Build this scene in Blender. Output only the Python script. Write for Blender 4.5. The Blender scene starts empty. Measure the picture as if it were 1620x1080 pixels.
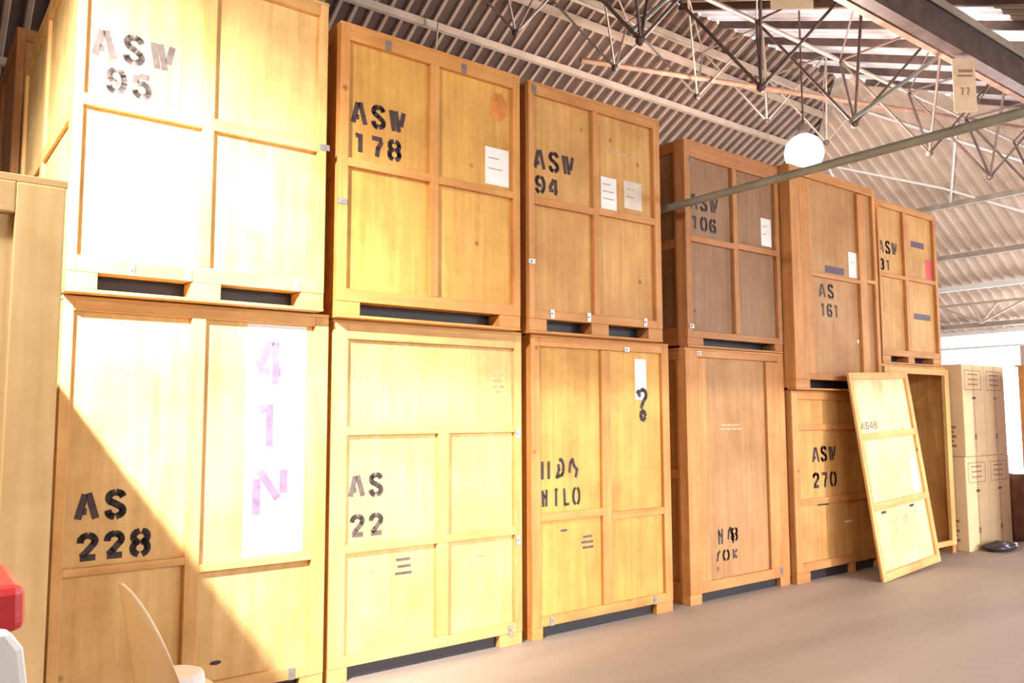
import bpy, bmesh, math, random
from mathutils import Vector, Matrix
random.seed(7)
S = bpy.context.scene; C = S.collection; PI = math.pi
# ------------------------------------------------------------------ camera
YAW, PITCH, ROLL, F = 0.6481, 0.0898, -0.0031, 1287.26
def cam_axes():
    f = Vector((math.sin(YAW)*math.cos(PITCH), math.cos(YAW)*math.cos(PITCH), math.sin(PITCH)))
    r = Vector((math.cos(YAW), -math.sin(YAW), 0)); u = r.cross(f)
    c, s = math.cos(ROLL), math.sin(ROLL)
    return c*r+s*u, -s*r+c*u, f
r, u, f = cam_axes()
cam = bpy.data.objects.new('camera', bpy.data.cameras.new('camera')); C.objects.link(cam)
cam.matrix_world = Matrix(((r.x, u.x, -f.x, 0), (r.y, u.y, -f.y, -4.5812), (r.z, u.z, -f.z, 1.6), (0, 0, 0, 1)))
cam.data.sensor_width = 36; cam.data.lens = F/1620*36; cam.data.clip_start = .05; cam.data.clip_end = 300
S.camera = cam
# ------------------------------------------------------------------ world, lights, exposure
W = bpy.data.worlds.new('world'); S.world = W; W.use_nodes = True
W.node_tree.nodes['Background'].inputs[0].default_value = (.93, .96, 1, 1)
W.node_tree.nodes['Background'].inputs[1].default_value = 5.0
S.view_settings.view_transform = 'Standard'; S.view_settings.look = 'None'
S.view_settings.gamma = 1; S.view_settings.use_curve_mapping = False
S.view_settings.exposure = -0.12
def light(name, kind, loc, power, col, **k):
    l = bpy.data.lights.new(name, kind); l.energy = power; l.color = col
    for a, b in k.items(): setattr(l, a, b)
    o = bpy.data.objects.new(name, l); C.objects.link(o); o.location = loc; return o
def aim(o, t):
    o.rotation_euler = (Vector(t)-o.location).to_track_quat('-Z', 'Y').to_euler()
KEY = (-1.3, -2.9, 4.42)
LAMP = (8.72, 1.0, 4.78)
k = light('key_lamp_light', 'SPOT', KEY, 5600, (1, .96, .88), shadow_soft_size=.06, spot_size=math.radians(58), spot_blend=1)
aim(k, (.65, 0, 2.15))
k = light('key_fill_spot', 'SPOT', KEY, 950, (1, .93, .84), shadow_soft_size=.1, spot_size=math.radians(125), spot_blend=.8); aim(k, (.8, -1, 1.0))  # wide fill spot added at the key lamp to brighten the left crate
k = light('sun', 'SUN', (8, -12, 4), 2.3, (1, .93, .80), angle=math.radians(1.6)); aim(k, (8-.32, -12+1, 4-.164))
light('globe_lamp_light', 'POINT', (LAMP[0]-.1, LAMP[1]-.1, LAMP[2]-.42), 760, (1, .93, .86), shadow_soft_size=.2)
for i, (x, y, z, p) in enumerate([(3.4, -6.2, 3.2, 120), (8, -5.8, 3.2, 130), (13.5, -4.5, 3.4, 130)]):  # unseen fill areas added on the camera side to lift the room
    a = light('added_fill_light', 'AREA', (x, y, z), p, (1, .93, .84), shape='RECTANGLE', size=1.6, size_y=.5)
    aim(a, (x+.5, 0, 1.6))
a = light('door_daylight', 'AREA', (19.6, -1.5, 1.8), 800, (.95, .97, 1), shape='RECTANGLE', size=9, size_y=3); aim(a, (10, -1.5, 1.2))

# ------------------------------------------------------------------ materials
def mat(name, col, rough=.7, metal=0, noise=0, nscale=6, emit=None, bump=0, alpha=None):
    m = bpy.data.materials.new(name); m.use_nodes = True; nt = m.node_tree; b = nt.nodes['Principled BSDF']
    b.inputs['Base Color'].default_value = (*col, 1); b.inputs['Roughness'].default_value = rough; b.inputs['Metallic'].default_value = metal
    if noise:
        tc = nt.nodes.new('ShaderNodeTexCoord'); n = nt.nodes.new('ShaderNodeTexNoise'); n.inputs['Scale'].default_value = nscale; n.inputs['Detail'].default_value = 6
        rp = nt.nodes.new('ShaderNodeValToRGB'); rp.color_ramp.elements[0].position = .3; rp.color_ramp.elements[1].position = .7
        rp.color_ramp.elements[0].color = (*[c*(1-noise) for c in col], 1); rp.color_ramp.elements[1].color = (*[min(1, c*(1+noise)) for c in col], 1)
        nt.links.new(tc.outputs['Object'], n.inputs['Vector']); nt.links.new(n.outputs['Fac'], rp.inputs['Fac']); nt.links.new(rp.outputs['Color'], b.inputs['Base Color'])
        if bump:
            bp = nt.nodes.new('ShaderNodeBump'); bp.inputs['Strength'].default_value = bump; bp.inputs['Distance'].default_value = .01
            nt.links.new(n.outputs['Fac'], bp.inputs['Height']); nt.links.new(bp.outputs['Normal'], b.inputs['Normal'])
    if emit: b.inputs['Emission Color'].default_value = (*emit[0], 1); b.inputs['Emission Strength'].default_value = emit[1]
    return m
def wood(name, col, axis=2, dark=.72, blot=.30):
    m = bpy.data.materials.new(name); m.use_nodes = True; nt = m.node_tree; N = nt.nodes.new; L = nt.links.new; b = nt.nodes['Principled BSDF']
    b.inputs['Roughness'].default_value = .62
    tc = N('ShaderNodeTexCoord'); mp = N('ShaderNodeMapping'); sc = [22, 22, 22]; sc[axis] = 1.3; mp.inputs['Scale'].default_value = sc
    oi = N('ShaderNodeObjectInfo'); ad = N('ShaderNodeVectorMath'); ad.operation = 'ADD'
    ml = N('ShaderNodeMath'); ml.operation = 'MULTIPLY'; ml.inputs[1].default_value = 37
    L(oi.outputs['Random'], ml.inputs[0]); L(tc.outputs['Object'], ad.inputs[0]); L(ml.outputs[0], ad.inputs[1]); L(ad.outputs[0], mp.inputs['Vector'])
    g = N('ShaderNodeTexNoise'); g.inputs['Scale'].default_value = 1; g.inputs['Detail'].default_value = 5; L(mp.outputs[0], g.inputs['Vector'])
    n2 = N('ShaderNodeTexNoise'); n2.inputs['Scale'].default_value = 1.9; n2.inputs['Detail'].default_value = 6; n2.inputs['Roughness'].default_value = .65; L(ad.outputs[0], n2.inputs['Vector'])
    r1 = N('ShaderNodeValToRGB'); r1.color_ramp.elements[0].position = .32; r1.color_ramp.elements[1].position = .68
    r1.color_ramp.elements[0].color = (col[0]*.88, col[1]*.83, col[2]*.75, 1); r1.color_ramp.elements[1].color = (min(1, col[0]*1.06), min(1, col[1]*1.08), min(1, col[2]*1.12), 1)
    L(g.outputs['Fac'], r1.inputs['Fac'])
    r2 = N('ShaderNodeValToRGB'); r2.color_ramp.elements[0].position = .25; r2.color_ramp.elements[1].position = .6
    r2.color_ramp.elements[0].color = (1-blot, 1-blot*1.35, 1-blot*1.7, 1); r2.color_ramp.elements[1].color = (1, 1, 1, 1)
    L(n2.outputs['Fac'], r2.inputs['Fac'])
    mx = N('ShaderNodeMix'); mx.data_type = 'RGBA'; mx.blend_type = 'MULTIPLY'; mx.inputs['Factor'].default_value = 1
    L(r1.outputs['Color'], mx.inputs[6]); L(r2.outputs['Color'], mx.inputs[7])
    v = N('ShaderNodeTexVoronoi'); v.inputs['Scale'].default_value = 2.6; L(ad.outputs[0], v.inputs['Vector'])
    r3 = N('ShaderNodeValToRGB'); r3.color_ramp.elements[0].position = .03; r3.color_ramp.elements[1].position = .065
    r3.color_ramp.elements[0].color = (dark*.5, dark*.38, dark*.3, 1); r3.color_ramp.elements[1].color = (1, 1, 1, 1)
    L(v.outputs['Distance'], r3.inputs['Fac'])
    m2 = N('ShaderNodeMix'); m2.data_type = 'RGBA'; m2.blend_type = 'MULTIPLY'; m2.inputs['Factor'].default_value = .8
    L(mx.outputs[2], m2.inputs[6]); L(r3.outputs['Color'], m2.inputs[7]); L(m2.outputs[2], b.inputs['Base Color'])
    bp = N('ShaderNodeBump'); bp.inputs['Strength'].default_value = .12; bp.inputs['Distance'].default_value = .004
    L(g.outputs['Fac'], bp.inputs['Height']); L(bp.outputs['Normal'], b.inputs['Normal'])
    return m
def woodset(tag, panel, bat):
    return dict(panel=wood('plywood_'+tag, panel, 2), stile=wood('batten_upright_'+tag, bat, 2), rail=wood('batten_level_'+tag, bat, 0), side=wood('plywood_side_'+tag, panel, 2))
WD = {'cream': woodset('cream', (.88, .72, .42), (.84, .63, .31)), 'pale': woodset('pale', (.80, .55, .24), (.78, .48, .19)),
      'gold': woodset('gold', (.70, .40, .10), (.68, .33, .10)),
      'amber': woodset('amber', (.64, .36, .12), (.61, .29, .10)),
      'brown': woodset('brown', (.33, .19, .105), (.40, .19, .09)),
      'rust': woodset('rust', (.49, .265, .11), (.50, .23, .09))}
M = dict(ink=mat('black_stencil_ink', (.05, .03, .035), .6, noise=.4, nscale=20), fade=mat('faded_stencil_ink', (.12, .09, .09), .7, noise=.3, nscale=25),
         lilac=mat('lilac_ink', (.26, .18, .30), .7, noise=.2, nscale=20), brownink=mat('brown_ink', (.30, .12, .08), .7),
         paper=mat('white_paper', (.85, .85, .86), .6, noise=.05, nscale=9), greypaper=mat('worn_paper', (.66, .58, .5), .6, noise=.15, nscale=9),
         red=mat('red_tape', (.62, .10, .12), .6), blue=mat('dark_tape', (.10, .07, .12), .6), steel=mat('clip_steel', (.42, .40, .42), .4, .8),
         gapshade=mat('skid_opening_shade', (.016, .013, .022), .5), stain=mat('rust_stain', (.55, .20, .05), .7, noise=.3, nscale=14), faint=mat('faint_mark', (.50, .36, .22), .8, noise=.3, nscale=30),  # skid opening colour: shade put in as near black
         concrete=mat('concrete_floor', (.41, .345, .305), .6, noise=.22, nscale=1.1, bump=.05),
         sheet=mat('roof_sheet', (.075, .044, .036), .65, noise=.25, nscale=2), sheetrib=mat('roof_sheet_rib', (.34, .25, .20), .6, noise=.15, nscale=2), sheetlit=mat('lit_roof_sheet', (.60, .48, .40), .65, noise=.15, nscale=2),  # end slope sheet lightened, strong light put into its colour
         beam=mat('painted_steel', (.42, .36, .31), .5, .2, noise=.2, nscale=5), darkbeam=mat('dark_steel', (.13, .09, .08), .5, .3, noise=.3, nscale=5),
         green=mat('grey_green_steel', (.27, .28, .25), .5, .2, noise=.2, nscale=5), rust=mat('rusty_steel', (.36, .21, .15), .6, .2, noise=.3, nscale=6),
         purlin=mat('pale_purlin', (.54, .44, .36), .55, .1, noise=.15, nscale=4),
         white=mat('white_paint', (.85, .86, .87), .6), wall=mat('block_wall', (.45, .37, .31), .8, noise=.15, nscale=2),
         card=mat('cardboard', (.74, .55, .33), .75, noise=.06, nscale=5), cardside=mat('cardboard_side', (.62, .40, .22), .75, noise=.08, nscale=5), cardink=mat('carton_print', (.30, .17, .10), .7),
         tag=mat('manila_tag', (.78, .60, .42), .7, noise=.1, nscale=9), tagink=mat('tag_ink', (.38, .22, .15), .7),
         redplastic=mat('red_plastic', (.66, .05, .06), .35, noise=.06, nscale=6), cream=mat('cream_shell', (.88, .72, .52), .4), foam=mat('white_foam', (.9, .9, .92), .6, noise=.03, nscale=12),
         black=mat('black_bag', (.04, .035, .05), .35, noise=.3, nscale=9, bump=.5), tarp=mat('brown_cloth', (.22, .12, .09), .8, noise=.25, nscale=5, bump=.3),
         globe=mat('lamp_globe', (1, 1, 1), .3, emit=((1, .98, .95), 30)), chrome=mat('chair_leg_steel', (.6, .6, .6), .25, .9))
def rooflight():
    m = bpy.data.materials.new('translucent_rooflight'); m.use_nodes = True; nt = m.node_tree; nt.nodes.clear()
    o = nt.nodes.new('ShaderNodeOutputMaterial'); t = nt.nodes.new('ShaderNodeBsdfTranslucent'); d = nt.nodes.new('ShaderNodeBsdfDiffuse'); x = nt.nodes.new('ShaderNodeMixShader')
    n = nt.nodes.new('ShaderNodeTexNoise'); n.inputs['Scale'].default_value = 1.5; rp = nt.nodes.new('ShaderNodeValToRGB')
    rp.color_ramp.elements[0].color = (.20, .17, .16, 1); rp.color_ramp.elements[1].color = (.48, .42, .42, 1); rp.color_ramp.elements[0].position = .35; rp.color_ramp.elements[1].position = .65
    tc = nt.nodes.new('ShaderNodeTexCoord'); nt.links.new(tc.outputs['Object'], n.inputs['Vector']); nt.links.new(n.outputs['Fac'], rp.inputs['Fac']); nt.links.new(rp.outputs[0], t.inputs['Color'])
    d.inputs['Color'].default_value = (.6, .52, .5, 1); x.inputs[0].default_value = .5
    nt.links.new(d.outputs[0], x.inputs[1]); nt.links.new(t.outputs[0], x.inputs[2]); nt.links.new(x.outputs[0], o.inputs[0]); return m
M['rooflight'] = rooflight()
nt = M['concrete'].node_tree; mp = nt.nodes.new('ShaderNodeMapping'); mp.inputs['Scale'].default_value = (.22, 1.3, 1)   # streaked colour along the aisle stands in for a cast shadow band
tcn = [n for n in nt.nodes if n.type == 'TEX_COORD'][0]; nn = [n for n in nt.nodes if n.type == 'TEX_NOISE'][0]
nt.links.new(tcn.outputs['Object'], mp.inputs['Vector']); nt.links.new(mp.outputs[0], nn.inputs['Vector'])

# ------------------------------------------------------------------ mesh helpers
def B(): return bmesh.new()
def box(bm, x0, x1, y0, y1, z0, z1):
    v = [bm.verts.new(p) for p in ((x0, y0, z0), (x1, y0, z0), (x1, y1, z0), (x0, y1, z0), (x0, y0, z1), (x1, y0, z1), (x1, y1, z1), (x0, y1, z1))]
    for q in ((0, 3, 2, 1), (4, 5, 6, 7), (0, 1, 5, 4), (1, 2, 6, 5), (2, 3, 7, 6), (3, 0, 4, 7)): bm.faces.new([v[i] for i in q])
def tube(bm, a, b, rad, n=8, rad2=None):
    a = Vector(a); b = Vector(b); d = (b-a).normalized(); x = d.orthogonal().normalized(); y = d.cross(x); rad2 = rad2 or rad
    R = [[bm.verts.new(p+rr*(math.cos(2*PI*i/n)*x+math.sin(2*PI*i/n)*y)) for i in range(n)] for p, rr in ((a, rad), (b, rad2))]
    for i in range(n): bm.faces.new((R[0][i], R[0][(i+1) % n], R[1][(i+1) % n], R[1][i]))
    bm.faces.new(R[0][::-1]); bm.faces.new(R[1])
def bar(bm, a, b, w, h):          # rectangular member between two points
    a = Vector(a); b = Vector(b); d = (b-a).normalized(); up = Vector((0, 0, 1)) if abs(d.z) < .95 else Vector((0, 1, 0))
    x = d.cross(up).normalized()*w/2; y = x.cross(d).normalized()*h/2
    v = [bm.verts.new(p+s*x+t*y) for p in (a, b) for s, t in ((-1, -1), (1, -1), (1, 1), (-1, 1))]
    for q in ((3, 2, 1, 0), (4, 5, 6, 7), (0, 1, 5, 4), (1, 2, 6, 5), (2, 3, 7, 6), (3, 0, 4, 7)): bm.faces.new([v[i] for i in q])
def obj(name, bm, m, parent=None, bevel=0, smooth=False):
    bmesh.ops.recalc_face_normals(bm, faces=bm.faces)
    me = bpy.data.meshes.new(name); bm.to_mesh(me); bm.free(); me.materials.append(m)
    if smooth:
        for p in me.polygons: p.use_smooth = True
    o = bpy.data.objects.new(name, me); C.objects.link(o)
    if parent: o.parent = parent
    if bevel:
        b = o.modifiers.new('bevel', 'BEVEL'); b.width = bevel; b.segments = 2; b.limit_method = 'ANGLE'
    return o
def tag(o, label, cat, group=None):
    o['label'] = label; o['category'] = cat
    if group: o['group'] = group
    return o
def thing(name, label, cat, loc=(0, 0, 0), rz=0, group=None):
    o = bpy.data.objects.new(name, None); C.objects.link(o); o.location = loc; o.rotation_euler = (0, 0, rz); o.empty_display_size = .2
    return tag(o, label, cat, group)
def struct(name, bm, m):
    o = obj(name, bm, m); o['kind'] = 'structure'; return o
# ------------------------------------------------------------------ stencil glyphs: strokes on a 1 x 1 cell
def arc(cx, cy, rx, ry, a0, a1, n=7): return [(cx+rx*math.cos(math.radians(a0+(a1-a0)*i/n)), cy+ry*math.sin(math.radians(a0+(a1-a0)*i/n))) for i in range(n+1)]
G = {'A': [[(.10, .02), (.40, .95)], [(.54, .98), (.92, .02)], [(.30, .30), (.50, .30)]],
     'S': [arc(.5, .76, .32, .2, 20, 80), arc(.48, .76, .32, .2, 105, 250)+[(.5, .52)]+arc(.52, .26, .32, .2, 60, -75), arc(.5, .26, .34, .22, 185, 250)],
     'W': [[(.04, .98), (.26, .04)], [(.36, .98), (.62, .04)], [(.74, .30), (.94, .98)]],
     '1': [[(.22, .84), (.42, .90)], [(.56, .98), (.56, .02)]],
     '2': [arc(.48, .72, .34, .23, 180, 100), arc(.48, .72, .36, .23, 75, -35)+[(.42, .28), (.26, .16)], [(.14, .06), (.90, .06)]],
     '3': [arc(.48, .75, .32, .2, 160, 100), arc(.48, .75, .34, .2, 75, -80), arc(.48, .27, .36, .22, 80, -75), arc(.48, .27, .34, .22, 190, 255)],
     '4': [[(.56, .98), (.12, .38)], [(.08, .28), (.52, .28)], [(.74, .98), (.74, .02)], [(.86, .28), (.96, .28)]],
     '5': [[(.18, .96), (.18, .60)], [(.34, .93), (.86, .93)], [(.32, .60), (.56, .62)]+arc(.52, .32, .34, .28, 70, -75), arc(.50, .30, .36, .26, 190, 250)],
     '6': [arc(.44, .5, .34, .46, 100, 255), arc(.56, .28, .30, .24, 75, -75), [(.36, .52), (.56, .54)], arc(.56, .72, .28, .24, 15, 70)],
     '7': [[(.10, .92), (.88, .90)], [(.80, .74), (.56, .40), (.50, .02)]],
     '8': [arc(.42, .74, .28, .22, 100, 250)+arc(.42, .27, .30, .25, 110, 255), arc(.60, .74, .26, .22, 80, -75)+arc(.60, .27, .28, .25, 75, -75)],
     '9': [arc(.44, .70, .32, .26, 100, 255), arc(.54, .5, .34, .46, 78, -75), [(.44, .42), (.62, .44)], arc(.44, .26, .30, .24, 190, 250)],
     '0': [arc(.42, .5, .32, .46, 100, 258), arc(.60, .5, .30, .46, 78, -78)],
     'N': [[(.10, .02), (.10, .80)], [(.18, .98), (.72, .34)], [(.88, .46), (.88, .98)]],
     'I': [[(.5, .98), (.5, .02)]], 'H': [[(.20, .98), (.24, .02)], [(.74, .98), (.78, .02)]],
     'h': [[(.14, .96), (.20, .04)], [(.62, .98), (.58, .04)], [(.14, .8), (.5, .5)]],
     'D': [[(.30, .70), (.36, .46)]+[(.12, .06), (.40, .12)]+arc(.52, .54, .30, .44, -60, 110)],
     'a': [[(.12, .30), (.24, .80), (.46, .96), (.60, .62), (.92, .40), (.78, .02)]],
     'L': [[(.24, .94), (.30, .06), (.80, .08)]], 'T': [[(.5, .94), (.5, .02)], [(.34, .92), (.72, .96)]],
     'f': [[(.30, .02), (.44, .70), (.70, .90)]], 'K': [[(.24, .96), (.30, .04)], [(.40, .4), (.80, .08)], [(.5, .6), (.8, .9)]],
     '?': [[(.05, .86), (.20, .92), (.26, .76)], arc(.55, .80, .30, .16, 120, -60)+[(.50, .50), (.42, .40)], arc(.55, .16, .2, .14, 0, 330)],
     '-': [[(.0, .5), (1, .5)]]}
def glyphs(bm, text, u0, z0, cw, h, sw, y, slant=0, gap=.14, rise=0):
    x = u0
    for ch in text:
        if ch != ' ':
            w = cw*(1-gap)
            for st in G[ch]:
                pts = [(x+p[0]*w+slant*p[1]*h, z0+p[1]*h+rise*(x+p[0]*w-u0)) for p in st]
                for a, b in zip(pts, pts[1:]):
                    d = Vector((b[0]-a[0], b[1]-a[1])); ln = d.length
                    if ln < 1e-6: continue
                    d /= ln; e = sw*.25 if len(pts) > 2 else 0; n = Vector((-d.y, d.x))*sw/2
                    P = [(a[0]-d.x*e-n.x, a[1]-d.y*e-n.y), (b[0]+d.x*e-n.x, b[1]+d.y*e-n.y), (b[0]+d.x*e+n.x, b[1]+d.y*e+n.y), (a[0]-d.x*e+n.x, a[1]-d.y*e+n.y)]
                    lo = [bm.verts.new((p[0], y, p[1])) for p in P]; hi = [bm.verts.new((p[0], y+.0012, p[1])) for p in P]
                    bm.faces.new(lo); bm.faces.new(hi[::-1])
                    for i in range(4): bm.faces.new((lo[i], hi[i], hi[(i+1) % 4], lo[(i+1) % 4]))
        x += cw
# ------------------------------------------------------------------ crates
T = .036    # how far the battens stand proud of the plywood
def crate(label, x, y, b, yaw, w, h, tint, d=2.2, lw=.055, rw=.055, top=.07, fh=.10, feet=None, sled=0, bot=.08, mids=(), stiles=(), texts=(), papers=(), marks=(), clips=(), t=T, name='shipping_crate', tintr=None):
    wd = WD[tint]; wr = WD[tintr or tint]
    c = thing(name, label, 'crate', (x, y, b), yaw)
    bm = B(); box(bm, .02, w-.02, t, d-.03, fh+.004, h-.012); obj('plywood_box', bm, wd['panel'], c)
    bm = B(); box(bm, -.004, w+.004, .002, d, h-.02, h); obj('lid', bm, wr['rail'], c, .003)
    ht = h-.02
    for (a0, a1) in ((0, lw), (w-rw, w)):
        bm = B(); box(bm, a0, a1, 0, t, fh, ht); obj('corner_stile', bm, wr['stile'], c, .004)
    bm = B(); box(bm, lw, w-rw, 0, t, ht-top, ht); obj('top_rail', bm, wr['rail'], c, .004)
    bm = B(); box(bm, lw, w-rw, 0, t, fh, fh+bot); obj('bottom_rail', bm, wr['rail'], c, .004)
    for (a0, a1, z0, z1) in stiles:
        bm = B(); box(bm, a0, a1, 0, t*.97, z0, z1); obj('middle_stile', bm, wr['stile'], c, .004)
    for (a0, a1, z0, z1) in mids:
        bm = B(); box(bm, a0, a1, 0, t*.94, z0, z1); obj('middle_rail', bm, wr['rail'], c, .004)
    for xs in ((0, .02), (w-.02, w)):                                   # frames on both flanks
        bm = B()
        for y0 in (t, d*.5-.05, d-.12): box(bm, xs[0], xs[1], y0, y0+.09, fh, ht)
        for z0, z1 in ((fh, fh+.09), (h*.5-.04, h*.5+.04), (ht-.08, ht)):
            for ya, yb in ((t+.09, d*.5-.05), (d*.5+.04, d-.12)): box(bm, xs[0]+.001, xs[1]-.001, ya, yb, z0, z1)
        obj('side_frame', bm, wr['stile'], c)
    z0 = 0
    if sled:
        for yb in (0, d/2-.05, d-.10):
            bm = B(); box(bm, 0, w, yb, yb+.10, 0, sled); obj('base_board', bm, wr['rail'], c, .003)
        z0 = sled
    for (a0, a1) in (feet or ((0, .14), (w-.14, w))):
        bm = B(); box(bm, a0, a1, .004, d-.005, z0, fh); obj('skid_runner', bm, wr['rail'], c, .004)
    if sled: bm = B(); box(bm, .02, w-.02, .14, .17, z0, fh); obj('opening_shade_strip', bm, M['gapshade'], c)  # near-black strip added so the skid openings read as shaded
    else: bm = B(); box(bm, .04, w-.04, .05, .08, 0, fh); obj('opening_shade_strip', bm, M['gapshade'], c)
    for (s, u0, zz, cw, hh, sw, ink, kw) in texts:
        bm = B(); glyphs(bm, s, u0+.018, zz, cw, hh, sw*.86, kw.get('y', t-.0015), kw.get('sl', 0), kw.get('gap', .24), kw.get('rise', 0)); obj('stencil_lettering', bm, M[ink], c)
    for (u0, u1, za, zb, m, n) in papers:
        bm = B(); box(bm, u0, u1, t-.0015, t, za, zb); p = obj('paper_label', bm, M[m], c)
        if n:
            bm = B()
            for i in range(n):
                zz = zb-(i+1)*(zb-za)/(n+1.5); box(bm, u0+.12*(u1-u0), u0+(.5+.35*random.random())*(u1-u0), t-.0023, t-.0015, zz-.004, zz+.004)
            obj('label_print', bm, M['faint'], p)
    for (kind, u0, u1, za, zb, m) in marks:
        bm = B()
        if kind == 'blob':
            n = 22; vs = []
            for i in range(n):
                a = 2*PI*i/n; q = .85+.2*random.random(); vs.append(((u0+u1)/2+(u1-u0)/2*q*math.cos(a), (za+zb)/2+(zb-za)/2*q*math.sin(a)))
            lo = [bm.verts.new((p[0], t-.001, p[1])) for p in vs]; hi = [bm.verts.new((p[0], t, p[1])) for p in vs]
            bm.faces.new(lo); bm.faces.new(hi[::-1])
            for i in range(n): bm.faces.new((lo[i], hi[i], hi[(i+1) % n], lo[(i+1) % n]))
            obj('stain', bm, M[m], c)
        elif kind == 'lines':
            n = max(2, int((zb-za)/.035))
            for i in range(n):
                zz = za+(i+.5)*(zb-za)/n; q = random.uniform(0, .2)*(u1-u0); e = random.uniform(0, .25)*(u1-u0); box(bm, u0+q, u1-e, t-.001, t-.0002, zz-.009, zz+.009)
            obj('handling_print', bm, M[m], c)
        else:
            box(bm, u0, u1, t-.0012, t, za, zb); obj('tape_strip', bm, M[m], c)
    for (cu, cz, kind) in clips:                                        # small folded steel clips
        bm = B()
        if kind == 'v': box(bm, cu-.018, cu+.018, -.006, -.0005, cz-.035, cz+.03)
        else: box(bm, cu-.03, cu+.03, -.006, -.0005, cz-.018, cz+.018)
        tube(bm, (cu, -.014, cz), (cu, -.006, cz), .008); obj('steel_clip', bm, M['steel'], c)
    return c
E3 = ((.2, .0),)
crate('pale crate stencilled AS 228 with a white strip reading 4 1 N, under ASW 95', .656, .05, 0, .001, 1.444, 2.215, 'pale', lw=.05, rw=.085, top=.055, fh=.085, bot=.07, feet=((0, .15), (1.30, 1.444)),
      stiles=((.635, .71, .155, 2.14),), mids=((.05, .635, .80, .84), (.71, 1.359, .75, .79)),
      texts=(('AS', .085, 1.075, .135, .135, .040, 'ink', {}), ('228', .10, .875, .125, .125, .038, 'ink', {}),
             ('4', .985, 1.78, .22, .26, .052, 'lilac', {'y': T-.004}), ('1', .985, 1.42, .22, .25, .048, 'lilac', {'y': T-.004}), ('N', .99, 1.03, .27, .26, .055, 'lilac', {'y': T-.004})),
      papers=((.955, 1.315, .80, 2.135, 'paper', 0),), marks=(('blob', .79, .86, .235, .26, 'ink'),), clips=((1.25, .12, 'v'),))
crate('overexposed pale crate stencilled ASW 95, topmost at the left end of the row', .645, -.062, 2.219, .006, 1.372, 1.918, 'pale', lw=.045, rw=.055, top=.07, fh=.105, sled=.018, bot=.083, feet=((0, .145), (.604, .764), (1.225, 1.372)),
      stiles=((.638, .70, .188, 1.83),), mids=((.045, .638, .967, 1.027), (.70, 1.317, .967, 1.035)),
      texts=(('ASW', .062, 1.25, .145, .15, .040, 'fade', {}), ('95', .135, 1.075, .125, .125, .036, 'fade', {})),
      clips=((.30, .14, 'v'), (.585, .14, 'v'), (1.20, .14, 'v'), (1.36, 1.0, 'h')))
crate('pale crate with a wide plain upper panel and faded AS 22, under ASW 178', 2.139, .066, 0, .001, 1.467, 2.195, 'pale', lw=.10, rw=.06, top=.10, fh=.085, bot=.07, feet=((0, .125), (1.27, 1.467)), t=.030,
      stiles=((.765, .85, .812, 1.478), (.76, .848, .155, .757)), mids=((.10, 1.407, 1.476, 1.528), (.10, 1.407, .757, .812)),
      texts=(('AS', .115, 1.095, .135, .135, .038, 'fade', {'y': .028}), ('22', .125, .855, .13, .125, .036, 'fade', {'y': .028})),
      papers=((.20, .43, .60, .72, 'greypaper', 0),) if 0 else (), marks=(('lines', 1.23, 1.33, 1.74, 1.90, 'faint'), ('lines', .21, .37, .60, .70, 'faint'), ('lines', .46, .59, .57, .70, 'fade'), ('lines', 1.03, 1.18, .56, .66, 'faint')), clips=((1.43, 1.47, 'v'), (1.43, .72, 'v'), (1.36, .11, 'v')))
crate('golden crate stencilled ASW 178 with a rust-coloured stain and white sheet', 2.115, -.03, 2.197, .001, 1.411, 1.874, 'gold', lw=.06, rw=.06, top=.09, fh=.10, sled=.018, bot=.08, feet=((0, .155), (1.23, 1.411)),
      stiles=((.655, .72, .18, 1.765),), mids=((.06, .655, .95, 1.005), (.72, 1.351, .948, 1.0)),
      texts=(('ASW', .075, 1.245, .138, .145, .038, 'ink', {}), ('178', .085, 1.06, .125, .125, .036, 'ink', {})),
      papers=((1.126, 1.335, 1.03, 1.30, 'paper', 2),), marks=(('blob', 1.16, 1.32, 1.50, 1.72, 'stain'),), clips=((.33, 1.80, 'v'), (.92, 1.80, 'v'), (.02, .72, 'h')))
crate('golden crate with crooked dark letters and a question mark, under crate ASW 94', 3.69, .06, 0, .001, 1.473, 2.189, 'gold', lw=.078, rw=.085, top=.065, fh=.085, bot=.07, feet=((0, .10), (1.28, 1.473)), t=.024,
      stiles=((.70, .795, .155, 2.10),), mids=((.078, .70, .825, .885), (.795, 1.388, .787, .845)),
      texts=(('I', .065, 1.125, .09, .135, .030, 'ink', {'y': .022}), ('I', .125, 1.125, .09, .135, .030, 'ink', {'y': .022}), ('Da', .225, 1.13, .125, .14, .030, 'ink', {'y': .022}),
             ('hTL0', .09, .925, .10, .13, .026, 'ink', {'y': .022}), ('?', 1.09, 1.55, .17, .26, .038, 'ink', {'y': .020})),
      papers=((1.095, 1.225, 1.72, 2.05, 'paper', 0),), marks=(('lines', .49, .64, .58, .70, 'fade'), ('blob', .28, .36, .735, .755, 'fade')), clips=((1.26, .12, 'v'), (.18, .12, 'v'), (.98, 2.12, 'h')))
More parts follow.
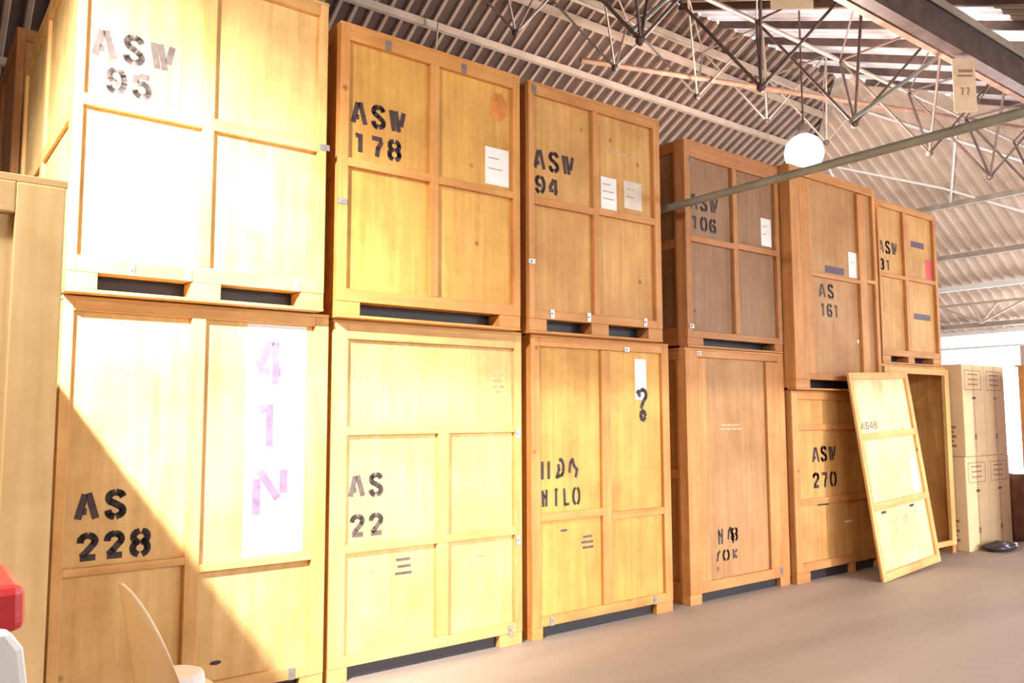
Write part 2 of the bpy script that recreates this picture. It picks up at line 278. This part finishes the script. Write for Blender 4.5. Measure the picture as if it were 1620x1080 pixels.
crate('amber crate stencilled ASW 94 with two worn paper sheets at the right', 3.621, -.012, 2.191, -.01, 1.386, 1.881, 'amber', lw=.048, rw=.07, top=.075, fh=.105, sled=.018, bot=.065, feet=((0, .163), (.604, .783), (1.222, 1.386)),
      stiles=((.637, .69, .17, 1.786),), mids=((.048, .637, .953, 1.008), (.69, 1.316, .965, 1.02)),
      texts=(('ASW', .055, 1.235, .14, .15, .036, 'ink', {}), ('94', .068, 1.055, .125, .125, .034, 'ink', {})),
      papers=((.745, .915, 1.03, 1.29, 'paper', 3), (1.0, 1.20, 1.07, 1.30, 'greypaper', 2)), marks=(('tape', .83, 1.15, 1.50, 1.515, 'faint'),), clips=((.21, .15, 'v'), (.57, .15, 'v'), (1.18, .15, 'v'), (.02, .52, 'h'), (.05, 1.82, 'v')))
crate('brown crate with one tall framed panel and smudged marks, under crate ASW 106', 5.401, .081, 0, 0, 1.411, 2.176, 'rust', lw=.16, rw=.10, top=.06, fh=.085, bot=.09, feet=((0, .15), (1.26, 1.411)), t=.026,
      stiles=((.16, .27, .175, 2.09), (1.13, 1.311, .175, 2.09)), texts=(('ha', .38, .46, .13, .14, .026, 'ink', {'y': .024}), ('8', .56, .48, .13, .11, .026, 'ink', {'y': .024}), ('f', .34, .325, .12, .09, .024, 'ink', {'y': .024}), ('0K', .44, .32, .125, .09, .026, 'ink', {'y': .024})),
      marks=(('lines', .45, .8, 1.45, 1.52, 'faint'),), clips=((1.28, .15, 'v'), (.17, 2.13, 'h')), tintr='amber')
crate('dull brown crate stencilled ASW 106 with a white tag at the right', 5.405, .052, 2.178, .010, 1.39, 1.841, 'brown', lw=.07, rw=.06, top=.13, fh=.085, sled=.018, bot=.06, feet=((0, .21), (1.26, 1.39)),
      stiles=((.67, .735, .145, 1.69),), mids=((.07, .67, .93, .985), (.735, 1.33, .94, .995)),
      texts=(('ASW', .085, 1.235, .14, .14, .034, 'ink', {}), ('106', .10, 1.055, .125, .12, .034, 'ink', {})),
      papers=((1.14, 1.30, 1.03, 1.30, 'paper', 2),), clips=((.05, .18, 'h'), (.09, 1.66, 'h')), tintr='rust')
crate('crate stencilled ASW 270 half hidden behind the leaning panel', 6.863, .041, 0, 0, 1.575, 1.83, 'amber', lw=.10, rw=.08, top=.07, fh=.10, bot=.08, feet=((0, .22), (.94, 1.02), (1.43, 1.575)), t=.026,
      mids=((.10, 1.495, 1.44, 1.50), (.10, 1.495, .72, .78)), texts=(('A', .33, 1.125, .16, .15, .036, 'ink', {'y': .024}), ('SW', .475, 1.13, .15, .145, .036, 'ink', {'y': .024}), ('270', .325, .88, .15, .14, .036, 'ink', {'y': .024})),
      marks=(('tape', .41, .60, .70, .715, 'ink'), ('tape', .88, 1.02, .50, .52, 'paper')))
crate('reddish crate stencilled AS 161 with a dark strip and white tag, above crate ASW 270', 6.828, -.04, 1.832, .003, 1.58, 2.206, 'rust', lw=.16, rw=.06, top=.07, fh=.10, sled=.018, bot=.06, feet=((0, .24), (1.35, 1.58)),
      stiles=((.16, .34, .16, 2.1), (1.22, 1.36, .16, 2.1)), mids=((.34, 1.22, 1.13, 1.17), (1.36, 1.528, 1.15, 1.19)),
      texts=(('AS', .475, .935, .155, .14, .036, 'ink', {}), ('161', .49, .745, .12, .13, .034, 'ink', {})),
      papers=((1.065, 1.225, 1.19, 1.46, 'paper', 1),), marks=(('tape', .62, .97, 1.195, 1.27, 'blue'), ('blob', 1.17, 1.21, .50, .54, 'paper')), tintr='amber')
crate('ochre crate stencilled ASW 31 with red tape, far end of the top row', 8.455, -.03, 2.143, 0, 1.32, 1.803, 'amber', lw=.04, rw=.06, top=.05, fh=.085, sled=.018, bot=.07, feet=((0, .17), (.547, .686), (1.12, 1.32)),
      stiles=((.56, .63, .155, 1.73),), mids=((.04, .56, .955, 1.0), (.63, 1.26, .96, 1.01)),
      texts=(('ASW', .05, 1.225, .14, .14, .034, 'ink', {}), ('31', .06, 1.035, .125, .12, .034, 'ink', {})),
      marks=(('tape', .78, 1.08, 1.37, 1.44, 'blue'), ('tape', .78, 1.16, .53, .60, 'blue'), ('tape', 1.10, 1.255, 1.02, 1.26, 'red')))
crate('tall plain pine crate at the far left, standing forward of the row', -1.12, -2.25, 0, 0, 1.445, 2.205, 'cream', d=2.2, lw=.10, rw=.11, top=.08, fh=.10, bot=.08, t=.02, stiles=((.64, .72, .18, 2.1),), mids=((.10, .64, 1.1, 1.18), (.72, 1.335, 1.1, 1.18)), name='shipping_crate')
crate('upper crate of the second row, its corner showing behind crate ASW 95', .60, 2.42, 2.2, 0, 1.4, 2.35, 'rust', mids=((.055, 1.345, 1.1, 1.16),))
crate('lower crate of the second row, behind crate AS 228', .60, 2.44, 0, 0, 1.4, 2.2, 'gold', mids=((.055, 1.345, 1.1, 1.16),))
crate('crate cut off by the right edge of the picture, beyond the brown cloth bundle', 10.64, -1.30, 0, 0, 1.4, 2.17, 'amber', d=.83, mids=((.055, 1.345, 1.45, 1.52), (.055, 1.345, .70, .77)))

# open, empty crate
c = thing('open_crate', 'empty crate with its front off, under crate ASW 31, behind the leaning panel', 'crate', (8.45, -.032, 0), .003)
w, h, d = 1.443, 2.141, 2.2
for nm, q in (('side_panel', (0, .05, .03, d, .09, h-.03)), ('side_panel', (w-.05, w, .03, d, .09, h-.03)), ('back_panel', (.05, w-.05, d-.03, d, .13, h-.03)), ('top_panel', (0, w, .02, d, h-.03, h)), ('floor_panel', (.05, w-.05, .05, d-.03, .09, .13))):
    bm = B(); box(bm, *q); obj(nm, bm, WD['amber' if nm != 'floor_panel' else 'pale']['panel'], c)
for q in ((0, .10, -.012, .03, .09, h-.03), (w-.10, w, -.012, .03, .09, h-.03)):
    bm = B(); box(bm, *q); obj('door_post', bm, WD['pale']['stile'], c, .004)
for q in ((.10, w-.10, -.012, .03, h-.10, h-.03), (.10, w-.10, -.012, .03, .09, .15)):
    bm = B(); box(bm, *q); obj('door_rail', bm, WD['pale']['rail'], c, .004)
for a0, a1 in ((0, .08), (w-.08, w)):
    bm = B(); box(bm, a0, a1, 0, d, 0, .09); obj('skid_runner', bm, WD['amber']['rail'], c, .004)

# leaning front panel: local x across, z up the panel, y thickness
PL = Vector((7.575, -.41, 0)); PR = Vector((8.92, -.32, 0)); ya = math.atan2(PR.y-PL.y, PR.x-PL.x); pw = 1.34
p = thing('crate_front_panel', 'framed crate front leaning against crates ASW 270 and AS 161', 'panel', PL, 0)
lean = .115; ph = 2.02
p.matrix_world = Matrix.Translation(PL) @ Matrix.Rotation(ya, 4, 'Z') @ Matrix.Rotation(-lean, 4, 'X') @ Matrix.Rotation(-.035, 4, 'Y')
bm = B(); box(bm, .03, pw-.03, .022, .036, .02, ph-.02); obj('plywood_sheet', bm, WD['cream']['panel'], p)
for a0, a1 in ((0, .075), (pw-.075, pw)):
    bm = B(); box(bm, a0, a1, -.004, .022, 0, ph); obj('stile', bm, WD['pale']['stile'], p, .004)
for z0, z1 in ((0, .08), (.66, .73), (1.34, 1.41), (ph-.07, ph)):
    bm = B(); box(bm, .075, pw-.075, -.004, .022, z0, z1); obj('rail', bm, WD['pale']['rail'], p, .004)
bm = B(); glyphs(bm, 'AS48', .12, 1.45, .09, .07, .012, .0205); obj('stencil_lettering', bm, M['fade'], p)
bm = B(); glyphs(bm, '-1-0-', .42, .48, .09, .07, .010, .0205); obj('faded_lettering', bm, M['faint'], p)
bm = B(); box(bm, 1.05, 1.20, .0195, .0215, .76, 1.08); obj('paper_label', bm, M['paper'], p)
for q in (.24, .88):
    bm = B(); box(bm, q, q+.10, .0195, .0215, .615, .64); obj('slot', bm, M['ink'], p)

# cartons at the far end, two tiers of two
def carton(label, x, y, z, w, h):
    c = thing('cardboard_carton', label, 'box', (x, y, z), 0, 'tall cardboard cartons')
    bm = B(); box(bm, 0, w, 0, .62, 0, h); obj('carton_body', bm, M['card'], c, .008)
    bm = B(); box(bm, w*.5-.02, w*.5+.02, -.0012, .0, .03, h-.01); obj('closing_seam', bm, M['cardside'], c)
    bm = B(); y0, y1 = -.0015, -.0003
    a, b, e, g = .10*w, .86*w, h*.72, h*.93
    for q in ((a, b, e, e+.008), (a, b, g, g+.008), (a, a+.008, e, g), (b, b+.008, e, g)): box(bm, q[0], q[1], y0, y1, q[2], q[3])
    for i in range(3): box(bm, w*.25, w*.7, y0, y1, e+.06+i*.06, e+.075+i*.06)
    box(bm, w*.45, w*.55, y0, y1, h*.18, h*.24); obj('printed_frame', bm, M['cardink'], c)
    bm = B(); box(bm, w*.42, w*.58, -.002, 0, h*.62, h*.645); obj('hand_hole', bm, M['ink'], c)
    bm = B()
    for i in range(5): box(bm, -.0015, 0, .10+.03*(i % 2), .50-.05*(i % 3), h*.10+i*.055, h*.10+i*.055+.03)
    obj('side_print', bm, M['cardink'], c)
    return c
carton('cardboard carton, lower left of the four stacked beyond the open crate', 10.0, -.13, 0, .58, 1.09)
carton('cardboard carton, lower right of the four stacked beyond the open crate', 10.59, -.13, 0, .58, 1.09)
carton('cardboard carton, upper left of the four stacked beyond the open crate', 10.03, -.13, 1.093, .56, 1.09)
carton('cardboard carton, upper right of the four stacked beyond the open crate', 10.60, -.13, 1.093, .56, 1.09)
# black bag and brown cloth bundle
bm = B(); bmesh.ops.create_uvsphere(bm, u_segments=28, v_segments=14, radius=1)
for v in bm.verts:
    q = 1+.12*math.sin(5*v.co.x+2)*math.cos(4*v.co.y)+.06*math.sin(11*v.co.y+v.co.z*5); v.co = Vector((v.co.x*.27*q, v.co.y*.14*q, max(0, v.co.z*.5+.42)*.115*q))
tag(obj('refuse_bag', bm, M['black'], smooth=True), 'small flat black bag on the floor beside the cartons', 'bag').location = (10.42, -.29, 0)
bm = B(); n = 40; rings = []
for j in range(13):
    z = .80*j/12; ring = []
    for i in range(n):
        a = 2*PI*i/n; fold = 1+.06*math.sin(9*a+j*.2)+.03*math.sin(17*a); s = 1-.18*(j/12)**2
        ring.append(bm.verts.new((.23*s*fold*math.cos(a), .22*s*fold*math.sin(a), z+.03*math.sin(3*a)*(j/12))))
    rings.append(ring)
for A, Bq in zip(rings, rings[1:]):
    for i in range(n): bm.faces.new((A[i], A[(i+1) % n], Bq[(i+1) % n], Bq[i]))
bm.faces.new(rings[0][::-1]); top = bm.verts.new((0, 0, .82))
for i in range(n): bm.faces.new((rings[-1][i], rings[-1][(i+1) % n], top))
tag(obj('cloth_bundle', bm, M['tarp'], smooth=True), 'brown cloth-wrapped bundle standing between the cartons and the last crate', 'bundle').location = (11.5, .0, 0)

# ------------------------------------------------------------------ foreground, left
t_ = thing('plastic_bin', 'tall red plastic bin at the lower left edge', 'bin', (-.055, -2.88, 0))
bm = B(); n = 4
def taper(bm, w0, d0, w1, d1, z0, z1):
    v = [bm.verts.new(p) for p in ((-w0, -d0, z0), (w0, -d0, z0), (w0, d0, z0), (-w0, d0, z0), (-w1, -d1, z1), (w1, -d1, z1), (w1, d1, z1), (-w1, d1, z1))]
    for q in ((0, 3, 2, 1), (4, 5, 6, 7), (0, 1, 5, 4), (1, 2, 6, 5), (2, 3, 7, 6), (3, 0, 4, 7)): bm.faces.new([v[i] for i in q])
taper(bm, .20, .10, .235, .115, .03, 1.25); obj('bin_body', bm, M['redplastic'], t_, .02)
bm = B(); taper(bm, .245, .13, .243, .128, 1.25, 1.325); obj('bin_lid', bm, M['redplastic'], t_, .015)
bm = B(); box(bm, -.24, .24, -.125, -.105, 1.17, 1.20); obj('bin_rim', bm, M['redplastic'], t_, .006)
for sx in (-.2, .2):
    bm = B(); tube(bm, (sx-.02, .10, .06), (sx+.02, .10, .06), .06, 16); obj('wheel', bm, M['black'], t_)
bm = B()
pts2 = [(-.62, 0), (.30, 0), (.135, 1.28), (.115, 1.31), (-.5, 1.31), (-.62, 1.1)]
lo = [bm.verts.new((a, 0, b)) for a, b in pts2]; hi = [bm.verts.new((a, .045, b)) for a, b in pts2]
bm.faces.new(lo); bm.faces.new(hi[::-1])
for i in range(len(pts2)): bm.faces.new((lo[i], hi[i], hi[(i+1) % len(pts2)], lo[(i+1) % len(pts2)]))
o = obj('foam_board', bm, M['foam'], None, .01); tag(o, 'white board with a slanted edge leaning against the red bin', 'board'); o.location = (.034, -3.38, .0); o.rotation_euler = (-.16, 0, 0)

ch = thing('tub_chair', 'cream tub chair in front of crate AS 228', 'chair', (.995, -.9, 0), math.radians(0))
bm = B(); rows = []; nph = 30
for j in range(9):
    row = []
    for i in range(nph+1):
        ph_ = math.radians(180-88+176*i/nph); k_ = abs(ph_-PI)/math.radians(88)
        topz = .915-.38*k_**2.3; z = .44+(topz-.44)*j/8; rr = .135+.06*(j/8)
        row.append((rr*1.05*math.cos(ph_)-.02*(j/8), rr*math.sin(ph_), z))
    rows.append(row)
def shell(bm, rows, th):
    V = [[bm.verts.new(p) for p in r_] for r_ in rows]
    Vi = [[bm.verts.new((p[0]*(1-th/.22), p[1]*(1-th/.22), p[2])) for p in r_] for r_ in rows]
    for Q in (V, Vi):
        for a in range(len(Q)-1):
            for b in range(len(Q[0])-1): bm.faces.new((Q[a][b], Q[a][b+1], Q[a+1][b+1], Q[a+1][b]))
    for b in range(len(V[0])-1):
        bm.faces.new((V[0][b], V[0][b+1], Vi[0][b+1], Vi[0][b])); bm.faces.new((V[-1][b], V[-1][b+1], Vi[-1][b+1], Vi[-1][b]))
    for a in range(len(V)-1):
        bm.faces.new((V[a][0], V[a+1][0], Vi[a+1][0], Vi[a][0])); bm.faces.new((V[a][-1], V[a+1][-1], Vi[a+1][-1], Vi[a][-1]))
shell(bm, rows, .018); obj('backrest_shell', bm, M['cream'], ch, smooth=True)
bm = B(); bmesh.ops.create_cone(bm, cap_ends=True, segments=32, radius1=.12, radius2=.165, depth=.06); bmesh.ops.translate(bm, vec=(0, 0, .43), verts=bm.verts); obj('seat', bm, M['cream'], ch, .008)
bm = B(); bmesh.ops.create_cone(bm, cap_ends=True, segments=32, radius1=.13, radius2=.12, depth=.06); bmesh.ops.translate(bm, vec=(0, 0, .495), verts=bm.verts); obj('seat_cushion', bm, M['foam'], ch, .015)
for sx in (-1, 1):
    for sy in (-1, 1):
        bm = B(); tube(bm, (sx*.10, sy*.10, .41), (sx*.19, sy*.19, 0), .014, 10, .010); obj('leg', bm, M['chrome'], ch)

# ------------------------------------------------------------------ building shell
ZR, YR, X0, XE, Y0, Y1 = 7.33, 2.72, -6.0, 19.25, -7.0, 9.5
zA = lambda y: 8.88-.57*y
zB = lambda x: 14.44-.57*x
zC = lambda y: 6.242+.4*y
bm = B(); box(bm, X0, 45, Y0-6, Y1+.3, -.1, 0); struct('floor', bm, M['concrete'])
def prof(i): return (0, .0, .035, .035)[i % 4]
def sheets(name, cols, m):      # cols: list of polylines (two points each)
    bm = B(); P = [(bm.verts.new(a), bm.verts.new(b)) for a, b in cols]
    for p, q in zip(P, P[1:]): bm.faces.new((p[0], q[0], q[1], p[1]))
    o = struct(name, bm, m)
    if m == M['sheet']:                                                 # ribs and flanks coloured paler than the valleys
        o.data.materials.append(M['sheetrib'])
        for i, p in enumerate(o.data.polygons):
            if i % 4 in (1, 2, 3): p.material_index = 1
    return o
STEP = (.13, .015, .045, .015)  # valley, flank, rib, flank
def coords(a, b):
    out = []; x = a; i = 0
    while x < b: out.append((x, (0, 0, -.035, -.035)[i % 4])); x += STEP[i % 4]; i += 1
    out.append((b, 0)); return out
cols = []
for x, dz in coords(X0, XE):
    ys = max(YR, x-9.754)
    if ys < Y1: cols.append(((x, ys, zA(ys)+dz), (x, Y1, zA(Y1)+dz)))
sheets('ceiling_back_slope', cols, M['sheet'])
for nm, ya_, yb_, xa, xb, m in (('ceiling_end_slope', Y0, Y1, 0, XE, M['sheetlit']),):
    cols = []
    for y, dz in coords(ya_, yb_):
        xs = y+9.754 if y > YR else 14.38-.7018*y
        if xs < XE: cols.append(((xs, y, zB(xs)+dz), (XE, y, zB(XE)+dz)))
    sheets(nm, cols, m)
def slopeC(name, xa, xb, ya_, yb_, m):
    cols = []
    for x, dz in coords(xa, xb):
        ye = min(yb_, (14.38-x)/.7018) if x > 12.47 else yb_
        if ye > ya_: cols.append(((x, ya_, zC(ya_)+dz), (x, ye, zC(ye)+dz)))
    return sheets(name, cols, m)
slopeC('ceiling_front_slope', X0, 8.4, Y0, YR, M['sheet'])
slopeC('ceiling_front_slope_east', 8.4, XE, Y0, -1.2, M['sheet'])
slopeC('window_1', 8.4, XE, -1.2, YR, M['rooflight'])
bm = B(); box(bm, X0, XE, Y1, Y1+.2, 0, 3.5); struct('wall_back', bm, M['wall'])
bm = B(); box(bm, X0, 4.4, Y0-.2, Y0, 0, 3.5); box(bm, 13.2, XE, Y0-.2, Y0, 0, 3.5); box(bm, 4.4, 13.2, Y0-.2, Y0, 3.0, 3.5); struct('wall_front', bm, M['wall'])
bm = B()
v = [bm.verts.new(p) for p in ((X0, Y0-.2, 0), (X0, Y1+.2, 0), (X0, Y1+.2, 3.45), (X0, YR, ZR), (X0, Y0-.2, 3.4))]; bm.faces.new(v)
struct('wall_left', bm, M['wall'])
# far wall: white band over a wide open doorway
bm = B(); box(bm, XE, XE+.15, Y0-.2, Y1+.2, 3.36, 3.47); box(bm, XE, XE+.15, 6.5, Y1+.2, 0, 3.36); struct('wall_right', bm, M['white'])
bm = B(); box(bm, XE-.06, XE+.02, Y0, 6.5, 3.04, 3.09); struct('trim_1', bm, M['white'])
for yy in (5.2, 2.6, -1.5, -5.5):
    bm = B(); box(bm, XE-.05, XE+.1, yy, yy+.12, 0, 3.04); tag(obj('doorway_post', bm, M['purlin']), 'slim post in the bright open end of the hall', 'post', 'posts of the open end')
# purlins
def beamx(name, label, y, z, xa, xb, w, hh, m, group='roof purlins', cat='beam'):
    bm = B(); box(bm, xa, xb, y-w/2, y+w/2, z-hh, z); return tag(obj(name, bm, m), label, cat, group)
for i, (y, lab) in enumerate(((3.05, 'pale steel purlin nearest below the roof ridge'), (3.30, 'pale steel purlin second below the roof ridge'), (3.95, 'thick pale steel purlin midway down the back roof slope'), (4.85, 'pale purlin low on the back roof slope, just above the crate tops'), (5.75, 'lowest visible purlin of the back roof slope'), (7.4, 'purlin hidden low on the back slope near the eave'))):
    if i == 5: continue
    beamx('roof_purlin', lab, y, zA(y)-.05, X0, y+9.7, .07, .09, M['purlin'] if i in (0, 1, 2, 3) else M['beam'])
for x, lab in ((15.5, 'upper cross purlin of the far end roof slope'), (16.8, 'middle cross purlin of the far end roof slope'), (17.7, 'white cross purlin low on the far end roof slope'), (18.9, 'cross purlin at the far eave')):
    bm = B(); ys = (14.44-6.242-.57*x)/.4; z = zB(x)-.09; box(bm, x-.05, x+.05, max(Y0, (14.38-x)/.7018+.1), x-9.9, z-.10, z)
    tag(obj('cross_purlin', bm, M['white'] if x == 17.7 else M['beam']), lab, 'beam', 'end slope purlins')
bm = B(); a = (9.754+YR, YR, ZR-.06); bar(bm, a, (9.754+9.3, 9.3, zA(9.3)-.06), .12, .12); tag(obj('hip_rafter', bm, M['beam']), 'sloping hip rafter where the back and end roof slopes meet', 'beam')
# dark rafters under the translucent front slope
x = -5.2; k_ = 0
while x < 17:
    ye = min(YR-.1, (14.38-x)/.7018-.15) if x > 12.3 else YR-.1
    bm = B(); bar(bm, (x, -6.8, zC(-6.8)-.07), (x, ye, zC(ye)-.07), .06, .10)
    tag(obj('roof_rafter', bm, M['darkbeam']), 'dark rafter under the front roof slope, repeated at even spacing', 'beam', 'front slope rafters'); x += .85
# lattice space girder along X
def girder(name, label, y, zb, zt, half, xa, step, n, m, rb=.016):
    g = thing(name, label, 'truss', (xa, y, zb))
    bm = B(); tube(bm, (-.8*step, 0, 0), ((n-.2)*step, 0, 0), .012, 6); obj('bottom_chord', bm, m, g) if 0 else bm.free()
    for s in (-1, 1):
        bm = B(); tube(bm, (-step, s*half, zt-zb), (n*step, s*half, zt-zb), .022, 8); obj('top_chord', bm, M['beam'], g)
    for i in range(n):
        bm = B()
        for sx in (-.5, .5):
            for s in (-1, 1): tube(bm, (i*step, 0, 0), ((i+sx)*step, s*half, zt-zb), rb, 6)
        obj('web_bars', bm, m, g)
        bm = B(); bmesh.ops.create_uvsphere(bm, u_segments=10, v_segments=6, radius=.045); bmesh.ops.translate(bm, vec=(i*step, 0, 0), verts=bm.verts); obj('node', bm, M['darkbeam'], g)
        bm = B(); tube(bm, ((i-.5)*step, -half, zt-zb), ((i-.5)*step, half, zt-zb), .014, 6); tube(bm, ((i-.5)*step, -half, zt-zb), ((i+.5)*step, half, zt-zb), .01, 6); obj('cross_bar', bm, m, g)
    return g
girder('lattice_girder', 'dark lattice girder with pointed V nodes hanging in front of the ridge', 0, 4.72, 5.88, .62, 3.18, 1.65, 7, M['darkbeam'])
girder('lattice_girder', 'lighter lattice girder behind, below the back roof slope', 2.2, 5.75, 6.75, .5, 2.2, 1.5, 7, M['beam'], .014)
# heavy beams upper right
bm = B(); box(bm, -2, 15.3, -1.06, -.94, 5.50, 5.54); box(bm, -2, 15.3, -1.06, -.94, 5.20, 5.24); box(bm, -2, 15.3, -1.01, -.99, 5.24, 5.50)
tag(obj('steel_joist', bm, M['darkbeam']), 'deep dark steel joist crossing the upper right corner', 'beam')
bm = B(); bar(bm, (-2, -1.13, 5.50), (15.2, -1.13, 5.50), .035, .05); tag(obj('cable_tray', bm, M['beam']), 'pale conduit running along the top of the dark joist', 'pipe')
bm = B(); bar(bm, (-2, -.72, 5.40), (15.0, -.72, 5.40), .07, .09); tag(obj('side_rail', bm, M['rust']), 'rusty red-brown rail parallel to the dark joist', 'beam')
# tie beam in front of crate 106, running between two crates
bm = B(); tube(bm, (5.2, 6.8, 3.36), (5.2, -6.8, 3.36), .032, 14)
tb = thing('tie_beam', 'grey-green tie pipe running from the gap beside crate ASW 106 to the right edge', 'pipe'); obj('pipe', bm, M['green'], tb)
for ya_, yb_ in ((-2.2, -1.0), (-1.0, -2.2)):
    pass
for (ya_, yb_, zt) in ((5.6, 5.0, 5.9), (4.4, 5.0, 5.9), (4.4, 3.8, 6.5)):
    bm = B(); tube(bm, (5.2, ya_, 3.39), (5.2, yb_, zt), .014, 8); obj('web_bar', bm, M['beam'], tb)
# far lattice truss running across, near the eave
g = thing('cross_truss', 'pale lattice truss across the far end of the hall', 'truss', (18.2, 0, 3.5))
for s in (0,):
    bm = B(); tube(bm, (0, -5.4, .42), (0, 8, .42), .03, 8); obj('top_chord', bm, M['purlin'], g)
for i in range(5):
    y = 3.05-i*1.6; bm = B()
    for dy in (-.9, -.35, .15, .8): tube(bm, (0, y, 0), (-.1 if dy > 0 else 0, y+dy, .42), .022, 6)
    obj('web_bars', bm, M['purlin'], g)
# braces under end slope
br = thing('roof_brace', 'white bracing rods under the far end roof slope', 'brace')
def onB(x, y): return (x, y, zB(x)-.12)
for a, b_ in ((onB(14.0, 3.9), onB(15.1, 2.3)), (onB(15.1, 2.3), onB(16.0, 1.3)), (onB(14.0, 3.9), onB(15.5, 4.2)), (onB(13.2, 2.6), onB(15.2, .6)), (onB(13.4, 1.2), onB(15.6, 2.4))):
    bm = B(); tube(bm, a, b_, .022, 8); obj('brace_rod', bm, M['white'], br)
bm = B(); tube(bm, (6.6, 2.70, 6.0), (14.2, .26, 6.0), .035, 10); tag(obj('brace_pipe', bm, M['rust']), 'long brown brace pipe crossing level below the ridge, above the globe lamp', 'pipe')
bm = B(); tube(bm, (5.25, .5, 5.12), (6.45, .5, 6.28), .024, 8); tag(obj('strut', bm, M['green']), 'greenish diagonal strut at the top centre of the roof', 'strut')
bm = B(); tube(bm, (7.0, -.6, 4.33), (9.3, -.6, 5.74), .022, 8); tag(obj('strut', bm, M['green']), 'greenish diagonal strut rising towards the hanging tag marked 77', 'strut')
# lamps
lp = thing('globe_lamp', 'glaring white globe lamp above crate AS 161', 'lamp', LAMP)
bm = B(); bmesh.ops.create_uvsphere(bm, u_segments=32, v_segments=16, radius=.23); bmesh.ops.translate(bm, vec=(0, 0, 0), verts=bm.verts); obj('globe', bm, M['globe'], lp, smooth=True)
bm = B(); tube(bm, (0, 0, .21), (0, 0, .34), .07, 16); obj('lamp_cap', bm, M['darkbeam'], lp)
bm = B(); tube(bm, (0, 0, .30), (0, 0, zC(1.0)-LAMP[2]-.05), .012, 8); obj('rod', bm, M['darkbeam'], lp)
# hanging tags
def hang(label, x, y, z0, w, h, txt, top):
    t = thing('hanging_tag', label, 'sign', (x, y, z0), -YAW, None)
    bm = B(); box(bm, -w/2, w/2, -.003, .003, 0, h); obj('card', bm, M['tag'], t)
    bm = B(); glyphs(bm, txt, -w*.22, h*.33, w*.24, h*.13, .014, -.0045); 
    if txt:
        box(bm, -w*.30, w*.35, -.0045, -.0032, h*.66, h*.70); box(bm, -w*.25, w*.38, -.0045, -.0032, h*.74, h*.80)
    obj('card_print', bm, M['tagink'], t)
    bm = B(); tube(bm, (0, 0, h), (0, 0, top-z0), .004, 6); obj('string', bm, M['beam'], t)
hang('manila tag marked 77 hanging from the dark joist at the right', 8.46, -1.0, 4.62, .23, .56, '77', 5.2)
hang('plain cream card hanging at the top edge, left of the rusty rail', 5.50, -1.0, 4.79, .34, .34, '', 5.2)
